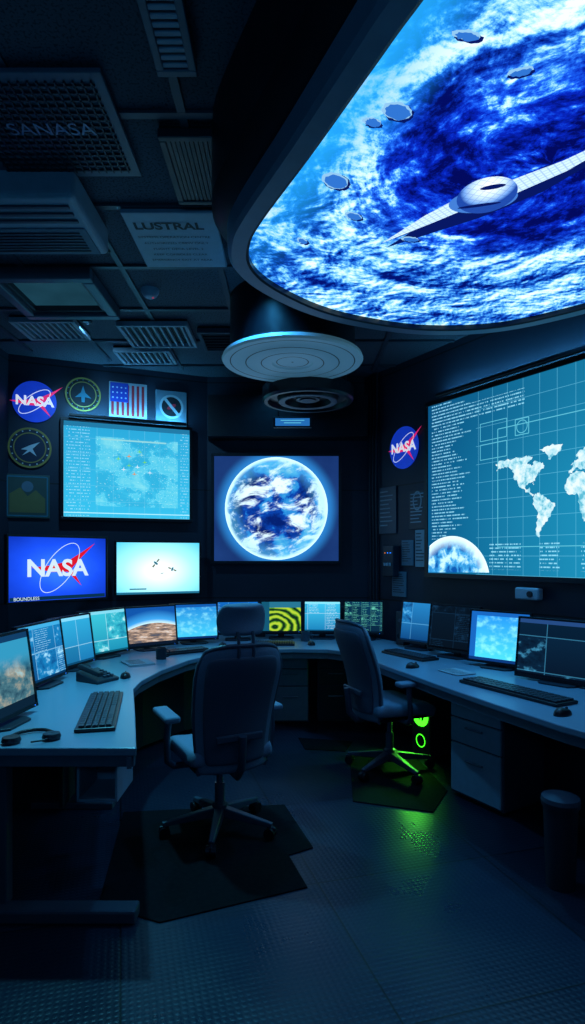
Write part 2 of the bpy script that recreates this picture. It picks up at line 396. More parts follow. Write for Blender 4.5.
while yy < 6.1:
    xm = 0.78+0.59*(6.2-yy); xl = -2.6 if yy < 5.49 else -0.88-2.42*(6.2-yy)
    bars.append(((xm+xl)/2, yy, ZC-0.01, xm-xl-0.04, 0.035, 0.014)); yy += 0.66
boxes('trim_ceiling_grid', bars, M_GRID)

TH_L = math.atan2(1, 2.42); TH_R = math.atan2(-1, 0.59)
def on_left(u, z, off=0.0):   # u metres left of the back corner
    return (-0.88-u*0.9242+off*0.3819, 6.2-u*0.3819-off*0.9242, z)
def on_right(s, z, off=0.0):
    return (0.78+s*0.508-off*0.861, 6.2-s*0.861-off*0.508, z)

# ------------------------------------------------------------------ overhead curved display
ctrl = [(.30, 1.457), (.22, 1.633), (.058, 1.995), (-.12, 2.375), (-.182, 2.56), (-.186, 2.755), (-.087, 2.967), (.148, 3.227),
        (.44, 3.40), (.80, 3.506), (1.197, 3.46), (1.56, 3.2), (1.88, 2.85), (2.05, 2.4), (2.05, 1.8), (1.85, 1.3), (1.5, .98), (1.1, .86), (.72, .92), (.46, 1.15)]
def catmull(p, k=5):
    out = []; n = len(p)
    for i in range(n):
        a, b, c, d = p[i-1], p[i], p[(i+1) % n], p[(i+2) % n]
        for j in range(k):
            t = j/k
            out.append(tuple(0.5*((2*b[q])+(-a[q]+c[q])*t+(2*a[q]-5*b[q]+4*c[q]-d[q])*t*t+(-a[q]+3*b[q]-3*c[q]+d[q])*t**3) for q in (0, 1)))
    return out
oc = catmull(ctrl)
def offs(p, d):
    out = []; n = len(p); cx = sum(q[0] for q in p)/n; cy = sum(q[1] for q in p)/n
    for i in range(n):
        tx = p[(i+1) % n][0]-p[i-1][0]; ty = p[(i+1) % n][1]-p[i-1][1]; L = math.hypot(tx, ty); nx, ny = ty/L, -tx/L
        if (p[i][0]-cx)*nx+(p[i][1]-cy)*ny < 0: nx, ny = -nx, -ny
        out.append((p[i][0]+nx*d, p[i][1]+ny*d))
    return out
disp = empty('ceiling_display', (0, 0, 0))
mesh('picture', [(p[0], p[1], 2.90) for p in oc], [tuple(range(len(oc)))], m_planet(), disp)
def loft(name, loops, mat, parent):
    vs = []; fs = []; n = len(loops[0][0])
    for lp, z in loops: vs += [(p[0], p[1], z) for p in lp]
    for k in range(len(loops)-1):
        for i in range(n): fs.append((k*n+i, k*n+(i+1) % n, (k+1)*n+(i+1) % n, (k+1)*n+i))
    o = mesh(name, vs, fs, mat, parent, smooth=True); e = o.modifiers.new('es', 'EDGE_SPLIT'); e.split_angle = rad(30)
loft('inner_lip', [(oc, 2.905), (oc, 2.875), (offs(oc, .012), 2.87)], M_BLK, disp)
loft('rim', [(offs(oc, .012), 2.87), (offs(oc, .075), 2.87), (offs(oc, .09), 2.885), (offs(oc, .095), 2.96), (offs(oc, .06), 2.98)], M_FRAME, disp)
loft('casing', [(offs(oc, .05), 2.97), (offs(oc, .14), 3.03), (offs(oc, .16), 3.06), (offs(oc, .16), 3.4)], M_BLK, disp)
def craft_mat():
    n = N('craft_hull_picture'); o = n.obj(); x, y, z = n.sep(o)
    dx = n.math('DIVIDE', n.sub(x, .715), .10); dy = n.math('DIVIDE', n.sub(y, 2.18), .13)
    r = n.math('SQRT', n.add(n.mul(dx, dx), n.mul(dy, dy)))
    pl_ = n.math('MAXIMUM', n.lt(n.fr(n.mul(n.add(x, n.mul(y, .3)), 38.0)), .12), n.lt(n.fr(n.mul(n.sub(y, n.mul(x, .3)), 34.0)), .12))
    c = n.ramp(r, [(0.0, lin(255, 255, 255)), (0.5, lin(206, 234, 255)), (0.85, lin(110, 160, 230)), (1.2, lin(30, 70, 160))])
    return n.emit(n.mix(n.mul(pl_, .35), c, lin(20, 60, 150)), 1.25)
def wing_mat():
    n = N('craft_wing_picture'); o = n.obj(); x, y, z = n.sep(o)
    g = n.lt(n.fr(n.mul(n.sub(x, y), 30.0)), .2)
    g2 = n.lt(n.fr(n.mul(n.add(x, y), 45.0)), .2)
    return n.emit(n.mix(n.mul(n.math('MAXIMUM', g, g2), .4), lin(206, 236, 255), lin(60, 120, 215)), 1.2)
G_CR = wing_mat(); G_CR2 = glow('craft_blue', (70, 130, 220), 1.0); G_CR3 = glow('craft_dark', (8, 24, 100), 1.0); G_RK = glow('rock_lit', (150, 205, 245), 1.0); G_RKD = glow('rock_mid', (50, 120, 215), 1.0)
def down(name, pts, mat, dz=0.0): return mesh(name, [(p[0], p[1], 2.897-dz) for p in pts], [tuple(range(len(pts)))], mat, disp)
cx, cy = .725, 2.24
down('craft_shadow', [(cx-.1, cy+.05), (.41, 2.62), (cx+.02, cy+.15), (cx+.2, cy-.02), (1.15, 1.86), (cx+.2, cy-.14)], G_CR3, .0001)
down('craft_wing_left', [(cx-.05, cy-.045), (cx-.2, cy+.13), (.385, 2.58), (cx-.15, cy+.19), (cx-.02, cy+.085)], G_CR, .0012)
down('craft_wing_left_edge', [(cx-.15, cy+.175), (.385, 2.58), (cx-.15, cy+.19), (cx-.02, cy+.09), (cx-.03, cy+.065)], G_CR3, .0015)
down('craft_wing_right', [(cx+.03, cy-.07), (cx+.2, cy-.20), (1.15, 1.80), (cx+.24, cy-.13), (cx+.07, cy+.05)], G_CR, .0012)
down('craft_wing_right_edge', [(cx+.07, cy+.05), (cx+.24, cy-.13), (1.15, 1.80), (cx+.235, cy-.145), (cx+.06, cy+.03)], G_CR3, .0015)
down('craft_skirt', ell(cx-.005, cy+.03, .125, .08, 40, -.25), G_CR2, .002)
down('craft_hull', ell(cx, cy, .108, .115, 40), craft_mat(), .0025)
down('craft_window_band', ell(cx+.005, cy-.055, .045, .014, 30, -.3), G_CR3, .003)
down('craft_lower_band', ell(cx-.01, cy+.06, .08, .010, 30, -.25), G_CR3, .003)
rr = random.Random(4)
for i, (a, b, ra, rb_, ro) in enumerate([(.316, 1.816, .05, .034, .5), (.153, 2.154, .055, .04, .8), (.246, 1.86, .03, .018, .4), (.50, 2.55, .04, .018, .2), (.24, 2.375, .04, .022, .6),
                             (.632, 1.667, .035, .014, -.3), (.04, 2.563, .03, .018, .9), (.45, 1.55, .04, .014, .2)]):
    def irregular(s, ox=0, oy=0):
        return [(p[0]+ox+rr.uniform(-.003, .003), p[1]+oy+rr.uniform(-.003, .003)) for p in ell(a, b, ra*s, rb_*s, 26, ro)]
    down('crater_shadow_%d' % (i+1), irregular(1.05, .007, .009), G_CR3, .0002)
    down('crater_rim_%d' % (i+1), irregular(1.0), G_RK, .0004)
    down('crater_floor_%d' % (i+1), irregular(.84, .004, .005), G_RKD, .0007)

# ------------------------------------------------------------------ round ceiling units
def m_plate():
    n = N('ceiling_plate'); x, y, z = n.sep(n.obj()); r = n.math('SQRT', n.add(n.mul(x, x), n.mul(y, y)))
    g = n.band(n.fr(n.mul(r, 9.0)), 0.0, 0.07)
    c = n.mix(g, lin(170, 196, 214), lin(50, 64, 78))
    return n.pbr(c, 0.45, 0.0, emis=n.mix(g, lin(120, 190, 220), lin(20, 30, 40)), est=.11)  # faint glow put into the plate so its underside looks lit
rl = empty('round_ceiling_light', (0, 4.35, 0))
lathe('plate', [(0, 2.955), (.14, 2.955), (.15, 2.945), (.34, 2.945), (.36, 2.955), (.5, 2.95), (.51, 2.965), (.5, 2.99), (.45, 3.0), (0, 3.0)], m_plate(), rl, n=64)
lathe('drum', [(.43, 3.0), (.45, 3.02), (.45, 3.4)], M_BLK, rl, n=64)
pr = empty('round_projector_housing', (.13, 5.08, 0))
lathe('body', [(0, 2.87), (.10, 2.87), (.11, 2.90), (.19, 2.90), (.2, 2.855), (.25, 2.855), (.26, 2.89), (.33, 2.89), (.34, 2.85), (.37, 2.85), (.385, 2.87), (.385, 2.97), (.33, 3.0), (.33, 3.4)], M_BLK, pr, n=56)
lathe('lens_ring', [(.195, 2.85), (.2, 2.848), (.245, 2.848), (.25, 2.853)], M_CAB, pr, n=56)
cyl('lens', (0, 0, 2.866), .07, .012, M_BLK2, pr)

# ------------------------------------------------------------------ ceiling fixtures
def louver(name, c, sx, sy, along_y=False, z=ZC, n=8, slat=M_MET, fr=M_CAB, depth=.04, back=M_DARK):
    r = empty(name, (c[0], c[1], z-.016)); t = .03
    boxes('frame', [(0, -sy/2+t/2, -depth/2, sx, t, depth), (0, sy/2-t/2, -depth/2, sx, t, depth),
                    (-sx/2+t/2, 0, -depth/2, t, sy-2*t, depth), (sx/2-t/2, 0, -depth/2, t, sy-2*t, depth)], fr, r, .004)
    box('backing', (0, 0, .002), (sx-.01, sy-.01, .02), back, r, 0)
    L = []
    for i in range(n):
        f = (i+.5)/n-.5
        L.append((f*(sx-2*t), 0, -depth*.5, .016, sy-2*t, depth*.7) if along_y else (0, f*(sy-2*t), -depth*.5, sx-2*t, .016, depth*.7))
    boxes('slats', L, slat, r)
    return r
louver('ceiling_vent', (-.43, 2.02), .15, .46, n=12, slat=M_LIGHT, fr=M_EDGE)
louver('ceiling_vent', (-.43, 2.82), .30, .5, n=12, along_y=True, slat=M_BLK2, fr=M_BLK2)
louver('ceiling_vent', (-1.10, 4.93), .56, .5, n=9, along_y=True, slat=M_LIGHT, fr=M_LIGHT)
louver('ceiling_vent', (-1.33, 5.45), .5, .36, n=9, along_y=True, slat=M_LIGHT, fr=M_LIGHT)
louver('ceiling_vent', (-1.93, 4.8), .5, .4, n=9, along_y=True, slat=M_LIGHT, fr=M_LIGHT)
louver('ceiling_vent', (-.62, 5.05), .3, .45, n=6, slat=M_BLK2)
louver('ceiling_vent', (-1.75, 1.9), .6, .5, n=10, slat=M_BLK2)
g = empty('ceiling_grille_panel', (-1.05, 2.56, ZC-.016))
box('panel', (0, 0, -.01), (.66, .62, .02), M_EDGE, g, .004)
L = []
for i in range(17):
    L.append((-.28+i*.035, 0, -.024, .007, .54, .010))
for j in range(15): L.append((0, -.25+j*.036, -.024, .58, .007, .010))
boxes('mesh', L, M_BLK2, g)
text('emboss', 'SANASA', .10, (0.03, -.02, -.031), M_FRAME, g, rot=(math.pi, 0, 0))
ac = empty('air_conditioner', (-1.46, 3.10, 3.25))
box('body', (0, 0, .065), (.86, .56, .15), M_LIGHT, ac, .03, 4)
boxes('louvers', [(0, -.20+i*.062, -.014, .76, .022, .012) for i in range(3)], M_CAB, ac, .002)
box('intake', (0, .12, -.011), (.78, .26, .012), M_SIGN, ac, .004)
boxes('intake_slots', [(0, .03+i*.03, -.019, .7, .008, .006) for i in range(7)], M_BLK2, ac)
sg = empty('ceiling_sign', (-.66, 3.46, ZC-.018))
box('board', (0, 0, -.012), (.50, .6, .024), M_LIGHT, sg, .006)
SR = (math.pi, 0, 0)
text('heading', 'LUSTRAL', .095, (-.02, -.17, -.026), M_SIGNT, sg, rot=SR, bold=.003)
for i, t in enumerate(['SYSTEMS OPERATION CENTRE', 'AUTHORIZED CREW ONLY', 'FLIGHT DECK LEVEL 2', 'KEEP CONSOLES CLEAR', 'EMERGENCY EXIT AT REAR']):
    text('line_%d' % (i+1), t, .030, (-.01, -.06+i*.065, -.026), M_SIGNT, sg, rot=SR)
rb = empty('recessed_light_box', (-1.62, 4.13, ZC-.016))
boxes('frame', [(0, -.3, -.04, .68, .07, .08), (0, .3, -.04, .68, .07, .08), (-.305, 0, -.04, .07, .53, .08), (.305, 0, -.04, .07, .53, .08)], M_EDGE, rb, .01)
boxes('inner_frame', [(0, -.235, -.03, .54, .03, .05), (0, .235, -.03, .54, .03, .05), (-.255, 0, -.03, .03, .44, .05), (.255, 0, -.03, .03, .44, .05)], M_BLK2, rb, .004)
nn = N('diffuser')
box('diffuser', (0, 0, -.01), (.5, .45, .015), nn.emit(nn.mix(nn.noise(nn.obj(), 4.0, 2.0), lin(16, 46, 60), lin(30, 72, 90)), 1.0), rb, 0)
def smoke(x, y):
    r = empty('smoke_detector', (x, y, ZC))
    lathe('body', [(0, -.055), (.03, -.055), (.045, -.045), (.06, -.02), (.065, 0)], M_LIGHT, r, n=28)
    cyl('led', (.02, 0, -.056), .005, .004, G_RED, r)
smoke(-.99, 4.17); smoke(.45, 4.6)
M_ADDED_LAMP = glow('lamp_face', (40, 110, 150), .6)
def added_downlight(x, y, energy, color, ang=120, blend=.8, z=ZC, tilt=(0, 0)):  # spot lamps added to brighten desks, floor and walls
    r = empty('ceiling_downlight', (x, y, z))
    lathe('trim_ring', [(.022, -.005), (.026, -.016), (.038, -.016), (.042, 0)], M_BLK2, r, n=28)
    cyl('lamp', (0, 0, -.006), .022, .004, M_ADDED_LAMP, r)
    l = D.lights.new('lamp_light', 'SPOT'); l.energy = energy; l.color = color; l.spot_size = rad(ang); l.spot_blend = blend; l.shadow_soft_size = .05
    o = D.objects.new('lamp_light', l); COL.objects.link(o); o.location = (0, 0, -.03); o.parent = r
    o.rotation_euler = (rad(tilt[0]), rad(tilt[1]), 0)
CB = (.05, .45, 1.0)
added_downlight(-1.13, 3.6, 230, (.10, .68, 1.0), 75, tilt=(-18, 0))
added_downlight(-.25, 3.75, 60, CB, 110)
added_downlight(1.05, 4.5, 90, CB, 95)
added_downlight(-1.62, 4.72, 60, (.16, .55, 1.0), 120, tilt=(35, 0))
added_downlight(-.2, 5.62, 20, CB, 120)
added_downlight(1.85, 3.75, 75, CB, 110)
def added_led_bar(name, loc, th, w, energy):  # uplight bars added on top of the displays to lift the dim ceiling
    r = empty(name, loc, th)
    box('housing', (0, 0, 0), (w, .05, .025), M_BLK, r, .004)
    box('strip', (0, 0, .0145), (w-.04, .012, .004), glow('led_strip_face', (20, 110, 190), 1.2), r, 0)
    l = D.lights.new('strip_light', 'AREA'); l.shape = 'RECTANGLE'; l.size = w-.04; l.size_y = .02; l.energy = energy; l.color = (.10, .55, 1.0)
    o = D.objects.new('strip_light', l); COL.objects.link(o); o.parent = r; o.location = (0, -.0, .02); o.rotation_euler = (math.pi-.6, 0, 0)
added_led_bar('led_light_bar', on_left(.795, 2.868, .10), TH_L, 1.1, 5.0)
added_led_bar('led_light_bar', on_right(2.1, 2.94, .10), TH_R, 2.0, 5.0)
wl = empty('wall_light', (-.6, -1.16, 2.3))  # unseen lamp added behind the camera as dim blue frontal fill
box('housing', (0, 0, 0), (1.7, .06, .5), M_CAB, wl, .01)
box('diffuser', (0, .034, 0), (1.6, .01, .4), glow('wall_lamp_face', (20, 90, 160), .6), wl, .002)
l = D.lights.new('wall_lamp_light', 'AREA'); l.shape = 'RECTANGLE'; l.size = 1.6; l.size_y = .4; l.energy = 13; l.color = (.06, .42, 1.0)
o = D.objects.new('wall_lamp_light', l); COL.objects.link(o); o.parent = wl; o.location = (0, .05, 0); o.rotation_euler = (math.pi/2+.4, 0, 0)

prism('bulkhead', [(-.92+.05, 6.19), (-.84, 5.95), (.74, 5.95), (.76, 6.19)], 2.74, 3.15, M_BLK)
ex = empty('hanging_exit_sign', (.0, 5.62, 2.80))
box('housing', (0, 0, 0), (.36, .04, .10), M_BLK2, ex, .006)
box('face', (0, -.022, 0), (.32, .004, .07), glow('exit_face', (40, 120, 200), .8), ex, 0)
boxes('pictogram', [(0, -.025, .015, .22, .002, .006), (0, -.025, -.008, .16, .002, .006)], G_LINE, ex)
boxes('stems', [(-.13, 0, .327, .012, .012, .55), (.13, 0, .327, .012, .012, .55)], M_BLK, ex)

# ------------------------------------------------------------------ wall screens
def wall_screen(name, loc, th, w, h, mat, fr=.03, dep=.05, tilt=0.0):
    r = empty(name, loc, th)
    box('housing', (0, dep/2+.003, 0), (w+2*fr, dep, h+2*fr), M_BLK, r, .006)
    boxes('bezel', [(0, -.004, h/2+fr/2, w+2*fr, .014, fr), (0, -.004, -h/2-fr/2, w+2*fr, .014, fr), (-w/2-fr/2, -.004, 0, fr, .014, h), (w/2+fr/2, -.004, 0, fr, .014, h)], M_BLK, r, .003)
    mesh('screen', [(-w/2, 0, -h/2), (w/2, 0, -h/2), (w/2, 0, h/2), (-w/2, 0, h/2)], [(0, 1, 2, 3)], mat, r, (0, 0, 0))
    return r
w = 1.19; h = .9
r = wall_screen('wall_display', on_left(.795, 2.37, .06), TH_L, w, h, m_picture('ops_map', w, h, 'wallmap', 1.3))
G_WL = glow('screen_pale', (150, 220, 230), 1.0); G_GRN = glow('screen_green', (120, 220, 110), 1.0); G_OR = glow('screen_orange', (220, 150, 90), 1.0)
flat('window_bar', rect(.62, .015, .05, .3), -.003, G_WL, r)
for i, (a, b, m) in enumerate([(-.1, .12, G_GRN), (.0, .15, G_OR), (.08, .05, G_WHITE), (.15, .1, G_GRN), (.05, -.02, G_OR), (.2, .0, G_WHITE), (-.05, .02, G_WHITE), (.12, .17, G_WL), (.1, .2, G_GRN), (.0, .06, G_GRN)]):
    flat('aircraft_icon_%d' % (i+1), [(a-.026, b-.004), (a-.004, b+.004), (a, b+.026), (a+.004, b+.004), (a+.026, b-.004), (a+.004, b-.006), (a, b-.020), (a-.004, b-.006)], -.004, m, r)
w = .90; h = .54
r = wall_screen('logo_monitor', (-2.03, 5.24, 1.44), rad(50), w, h, m_picture('logo_blue', w, h, 'logo', 1.25), fr=.018, dep=.04)
box('wall_arm', (.0, .15, 0), (.08, .2, .08), M_BLK2, r, .01)
def swoosh(parent, s, y, mat, cx=0, cz=0):
    top = [(-.70, -.02), (-.30, .02), (.10, .10), (.45, .30), (.80, .52), (.42, .16), (.22, -.05), (.46, -.44), (.12, -.12), (-.25, -.12)]
    flat('swoosh', [(cx+p[0]*s, cz+p[1]*s) for p in top], y, mat, parent)
swoosh(r, .40, -.003, G_RED, .02, .02)
ring('orbit', 0, .01, .26, .12, .006, -.004, G_WHITE, r, rot=.9)
text('letters', 'NASA', .20, (-.02, -.005, .0), G_WHITE, r, bold=.006, sx=1.1)
flat('taskbar', rect(.88, .03, 0, -.25), -.003, G_DKL, r)
text('caption', 'BOUNDLESS', .04, (-.3, -.006, -.25), G_WHITE, r)
w = .80; h = .50
r = wall_screen('briefing_monitor', on_left(.52, 1.43, .14), TH_L, w, h, m_picture('white_glow', w, h, 'white', 1.35), fr=.018, dep=.04)
box('wall_arm', (0, .085, 0), (.08, .09, .08), M_BLK2, r, .01)
G_TD = glow('screen_craft_brown', (130, 134, 120), 1.0); G_TD2 = glow('screen_craft_teal', (40, 110, 135), 1.0)
def rot2(p, a, c): return (c[0]+p[0]*math.cos(a)-p[1]*math.sin(a), c[1]+p[0]*math.sin(a)+p[1]*math.cos(a))
for i, (a, b, s, an) in enumerate([(-.03, .05, .042, .9), (.13, -.01, .036, -.4), (.03, -.05, .014, .3)]):
    c = (a, b)
    flat('craft_panel_a_%d' % (i+1), [rot2(p, an, c) for p in [(-1.2*s, -.2*s), (-.4*s, -.2*s), (-.4*s, .2*s), (-1.2*s, .2*s)]], -.003, G_TD, r)
    flat('craft_panel_b_%d' % (i+1), [rot2(p, an, c) for p in [(1.2*s, -.2*s), (.4*s, -.2*s), (.4*s, .2*s), (1.2*s, .2*s)]], -.003, G_TD, r)
    flat('craft_boom_%d' % (i+1), [rot2(p, an, c) for p in [(-.45*s, -.04*s), (.45*s, -.04*s), (.45*s, .04*s), (-.45*s, .04*s)]], -.0032, G_TD2, r)
    flat('craft_body_%d' % (i+1), [rot2(p, an, c) for p in [(-.2*s, -.5*s), (.2*s, -.5*s), (.26*s, .2*s), (.1*s, .6*s), (-.1*s, .6*s), (-.26*s, .2*s)]], -.0035, G_TD2, r)
flat('caption_bar', rect(.16, .012, -.2, -.2), -.003, G_TD2, r)
w = 1.27; h = 1.07
r = wall_screen('earth_display', (-.165, 6.13, 2.035), 0, w, h, m_space('space_bg', 0, 0, .52), fr=.03)
RR = .525
mesh('earth', [(p[0], 0, p[1]) for p in ell(0, 0, RR, RR, 72)], [tuple(range(72))], m_earth('earth_picture', RR, 1.35), r, (0, -.003, 0))
s0, s1 = .95, 3.25; w = s1-s0; h = 1.48
r = wall_screen('map_display', on_right((s0+s1)/2, 2.14, .06), TH_R, w, h, m_picture('world_map_grid', w, h, 'bigmap', 1.3), fr=.04)
conts = [
 [(-168,66),(-156,71),(-125,70),(-95,72),(-82,68),(-94,60),(-85,55),(-78,62),(-65,58),(-56,52),(-66,45),(-70,42),(-76,35),(-81,30),(-80,25),(-84,30),(-97,27),(-97,20),(-88,21),(-84,10),(-79,9),(-95,15),(-106,22),(-115,31),(-124,40),(-124,48),(-135,58),(-152,59),(-165,55),(-160,62)],
 [(-79,9),(-70,12),(-60,9),(-50,1),(-35,-6),(-39,-14),(-48,-26),(-57,-36),(-66,-45),(-68,-55),(-75,-50),(-72,-30),(-70,-18),(-81,-5)],
 [(-45,60),(-25,70),(-20,80),(-40,83),(-68,78),(-54,70)],
 [(-17,15),(-6,35),(10,37),(32,31),(43,12),(51,11),(40,-3),(40,-15),(33,-27),(20,-35),(12,-18),(9,4),(-8,5)],
 [(-9,38),(-1,44),(-4,48),(8,54),(8,58),(5,61),(20,70),(40,67),(70,73),(105,77),(140,73),(180,68),(162,60),(156,52),(142,58),(135,45),(127,38),(122,30),(108,20),(106,10),(100,14),(103,2),(98,10),(92,22),(80,15),(77,8),(72,20),(60,25),(50,30),(58,20),(45,13),(35,30),(36,37),(27,37),(22,37),(14,45),(16,39),(5,43),(-5,36)],
 [(114,-22),(130,-12),(142,-11),(153,-27),(148,-38),(135,-33),(116,-34)]]
def rough_poly(p, k=5, amp=1.9):
    out = []
    for i in range(len(p)):
        a, b = p[i], p[(i+1) % len(p)]
        out.append(a)
        for j in range(1, k):
            t = j/k; out.append((a[0]+(b[0]-a[0])*t+random.uniform(-amp, amp), a[1]+(b[1]-a[1])*t+random.uniform(-amp, amp)))
    return out
nl = N('map_land'); ol = nl.obj()
M_LAND = nl.emit(nl.ramp(nl.noise(ol, 14.0, 8.0, .65), [(.38, lin(90, 180, 205)), (.46, lin(170, 222, 236)), (.58, lin(226, 242, 244))]), 1.15)
mx0 = -w/2+(1.70-s0)
for i, c in enumerate(conts):
    flat('continent_%d' % (i+1), [(mx0+(lo+168)*.0040, -.19+la*.0048) for lo, la in rough_poly(c)], -.003, M_LAND, r)
def frame_rect(name, cx, cz, ww, hh, t, y, mat, parent):
    boxes(name, [(cx, y, cz+hh/2, ww, .001, t), (cx, y, cz-hh/2, ww, .001, t), (cx-ww/2, y, cz, t, .001, hh), (cx+ww/2, y, cz, t, .001, hh)], mat, parent)
frame_rect('box_1', -.42, .40, .26, .14, .005, -.003, G_LINE, r)
frame_rect('box_2', -.42, .24, .26, .12, .005, -.003, G_LINE, r)
frame_rect('map_border', .35, -.06, 1.45, .92, .006, -.003, G_LINE, r)
frame_rect('box_3', -.15, .38, .12, .12, .006, -.003, G_LINE, r)
ring('scan_circle', -.15, .38, .05, .05, .006, -.003, G_LINE, r)
pl = [(x_, z_) for x_, z_ in ell(-.87, -.80, .42, .38, 90) if z_ > -.735 and x_ > -w/2+.005]
pl = sorted(pl, key=lambda p: -math.atan2(p[1]+.8, p[0]+.87))
pl = [(-w/2+.005, -.735)]+pl
n_ = N('limb_picture'); o_ = n_.obj(); x_, y_, z_ = n_.sep(o_)
ddx = n_.math('DIVIDE', n_.add(x_, .87), .42); ddz = n_.math('DIVIDE', n_.add(z_, .8), .38)
rr_ = n_.math('SQRT', n_.add(n_.mul(ddx, ddx), n_.mul(ddz, ddz)))
cc_ = n_.ramp(n_.noise(o_, 9.0, 8.0, .6, .2), [(.38, lin(10, 80, 160)), (.5, lin(60, 160, 220)), (.6, lin(190, 235, 250))])
flat('planet_limb', pl, -.004, n_.emit(n_.mix(n_.smooth(rr_, .7, 1.0), cc_, lin(220, 250, 255)), 1.3), r)

# ------------------------------------------------------------------ wall badges
def nasa_badge(loc, th, R):
    b = empty('agency_badge', loc, th)
    lathe('disc', [(0, -.006), (R, -.006), (R, .006), (0, .006)], A_BLUE, b, rot=(math.pi/2, 0, 0), n=48)
    swoosh(b, R*1.6, -.008, A_RED, 0, 0)
    ring('orbit', 0, 0, R*.9, R*.35, R*.03, -.009, A_WHITE, b, rot=.7)
    text('letters', 'NASA', R*.64, (0, -.011, 0), A_WHITE, b, bold=R*.02, sx=1.05)
    return b
nasa_badge(on_left(1.64, 2.98, .012), TH_L, .19)
nasa_badge(on_right(.57, 2.58, .012), TH_R, .2)
def patch(name, loc, th, R, m1, m2, m3, kind):
    b = empty(name, loc, th)
    lathe('backing', [(0, -.005), (R, -.005), (R, .005), (0, .005)], m1, b, rot=(math.pi/2, 0, 0), n=40)
    ring('border', 0, 0, R*.98, R*.98, R*.09, -.007, m2, b)
    ring('inner_border', 0, 0, R*.74, R*.74, R*.05, -.007, m2, b)
    if kind == 0:
        flat('emblem', [(-R*.4, -R*.1), (0, R*.12), (R*.45, R*.3), (R*.12, -R*.05), (R*.3, -R*.4), (0, -R*.18), (-R*.35, -R*.4), (-.1*R, -.12*R)], -.008, m3, b)
    else:
        flat('emblem', [(0, R*.5), (R*.12, R*.1), (R*.45, -R*.2), (R*.1, -R*.15), (R*.08, -R*.45), (-R*.08, -R*.45), (-R*.1, -R*.15), (-R*.45, -R*.2), (-R*.12, R*.1)], -.008, m3, b)
    for i in range(16):
        a = i*math.pi/8; flat('star_%d' % (i+1), ell(R*.84*math.cos(a), R*.84*math.sin(a), R*.035, R*.035, 8), -.0085, m3, b)
patch('mission_patch', on_left(1.215, 3.09, .012), TH_L, .165, M_SIGNT, M_GOLD, M_TEAL, 1)
patch('mission_patch', on_left(1.68, 2.55, .012), TH_L, .19, plain('decal_midnight', (24, 34, 60), .5), M_GOLD, M_WHITE, 0)
fl_ = empty('framed_flag', on_left(.797, 3.07, .014), TH_L)
box('board', (0, 0, 0), (.36, .02, .35), M_PAPER, fl_, .004)
for i in range(7):
    x0 = -.16+i*.048
    flat('stripe_%d' % (i+1), [(x0, -.15), (x0+.024, -.15), (x0+.024, .15), (x0, .15)], -.012, M_RED, fl_)
flat('canton', [(-.17, -.02), (.0, -.02), (.0, .165), (-.17, .165)], -.013, M_NAVY, fl_)
for i in range(12): flat('star_%d' % (i+1), ell(-.145+(i % 4)*.04, .02+(i//4)*.05, .008, .008, 8), -.014, M_WHITE, fl_)
fp = empty('framed_patch', on_left(.375, 3.02, .014), TH_L)
box('board', (0, 0, 0), (.31, .02, .38), M_SIGN, fp, .004)
flat('badge_core', ell(0, .03, .12, .12), -.0115, M_SIGNT, fp); ring('badge_ring', 0, .03, .12, .12, .022, -.012, M_PAPER, fp)
flat('badge_arrow', [(-.08, .10), (-.06, .12), (.08, -.04), (.06, -.06)], -.013, M_PAPER, fp); flat('badge_craft', ell(0, .03, .05, .02, 20, .5), -.0125, M_RED, fp)
text('caption', 'PIONEERS', .045, (0, -.013, -.14), M_SIGNT, fp)
fq = empty('framed_patch', on_left(1.70, 2.1, .014), TH_L)
box('board', (0, 0, 0), (.38, .02, .40), M_OLIVE, fq, .004)
flat('hill', [(-.15, -.15), (.15, -.15), (.15, -.02), (.07, .06), (0, .0), (-.06, .08), (-.15, .02)], -.012, plain('decal_ochre', (120, 116, 70), .6), fq)
flat('sun', ell(.0, .09, .05, .05, 24), -.012, M_SIGN, fq); frame_rect('border', 0, 0, .34, .36, .012, -.012, M_TEAL, fq)
def poster(name, loc, th, w, h, ground, ink, seed):
    b = empty(name, loc, th); rnd = random.Random(seed)
    box('sheet', (0, 0, 0), (w, .012, h), ground, b, .002)
    L = []
    for i in range(9):
        ww = w*rnd.uniform(.4, .8); L.append((-w*.42+ww/2, -.007, h*.4-i*h*.09, ww, .002, h*.025))
    boxes('print', L, ink, b)
    return b
p1 = poster('wall_poster', on_right(.33, 2.0, .01), TH_R, .26, .46, M_CAB, M_PAPER, 1)
p2 = poster('wall_poster', on_right(.76, 1.98, .01), TH_R, .22, .36, M_BLK2, M_LIGHT, 2)
ring('portrait', 0, .08, .06, .09, .015, -.009, M_PAPER, p2)
poster('wall_notice', on_right(.62, 1.58, .01), TH_R, .16, .24, M_SIGN, M_BLK, 3)
poster('wall_notice', on_right(.80, 1.62, .01), TH_R, .14, .34, M_PAPER, M_BLK, 4)
poster('wall_notice', on_right(.5, 1.28, .01), TH_R, .2, .24, M_SIGN, M_SIGNT, 5)
cb = empty('control_box', on_right(.42, 1.5, .045), TH_R)
box('case', (0, 0, 0), (.16, .08, .3), M_BLK2, cb, .01)
for i, m in enumerate([G_ORG, G_BLUE, G_BLUE]):
    cyl('lamp_%d' % (i+1), (-.04+.04*i, -.043, .08), .004, .006, m, cb, rot=(math.pi/2, 0, 0), n=12)
boxes('switches', [(-.04+.04*i, -.045, -.03, .015, .02, .03) for i in range(3)], M_LIGHT, cb)
cd = empty('wall_conduit', (0, 0, 0))
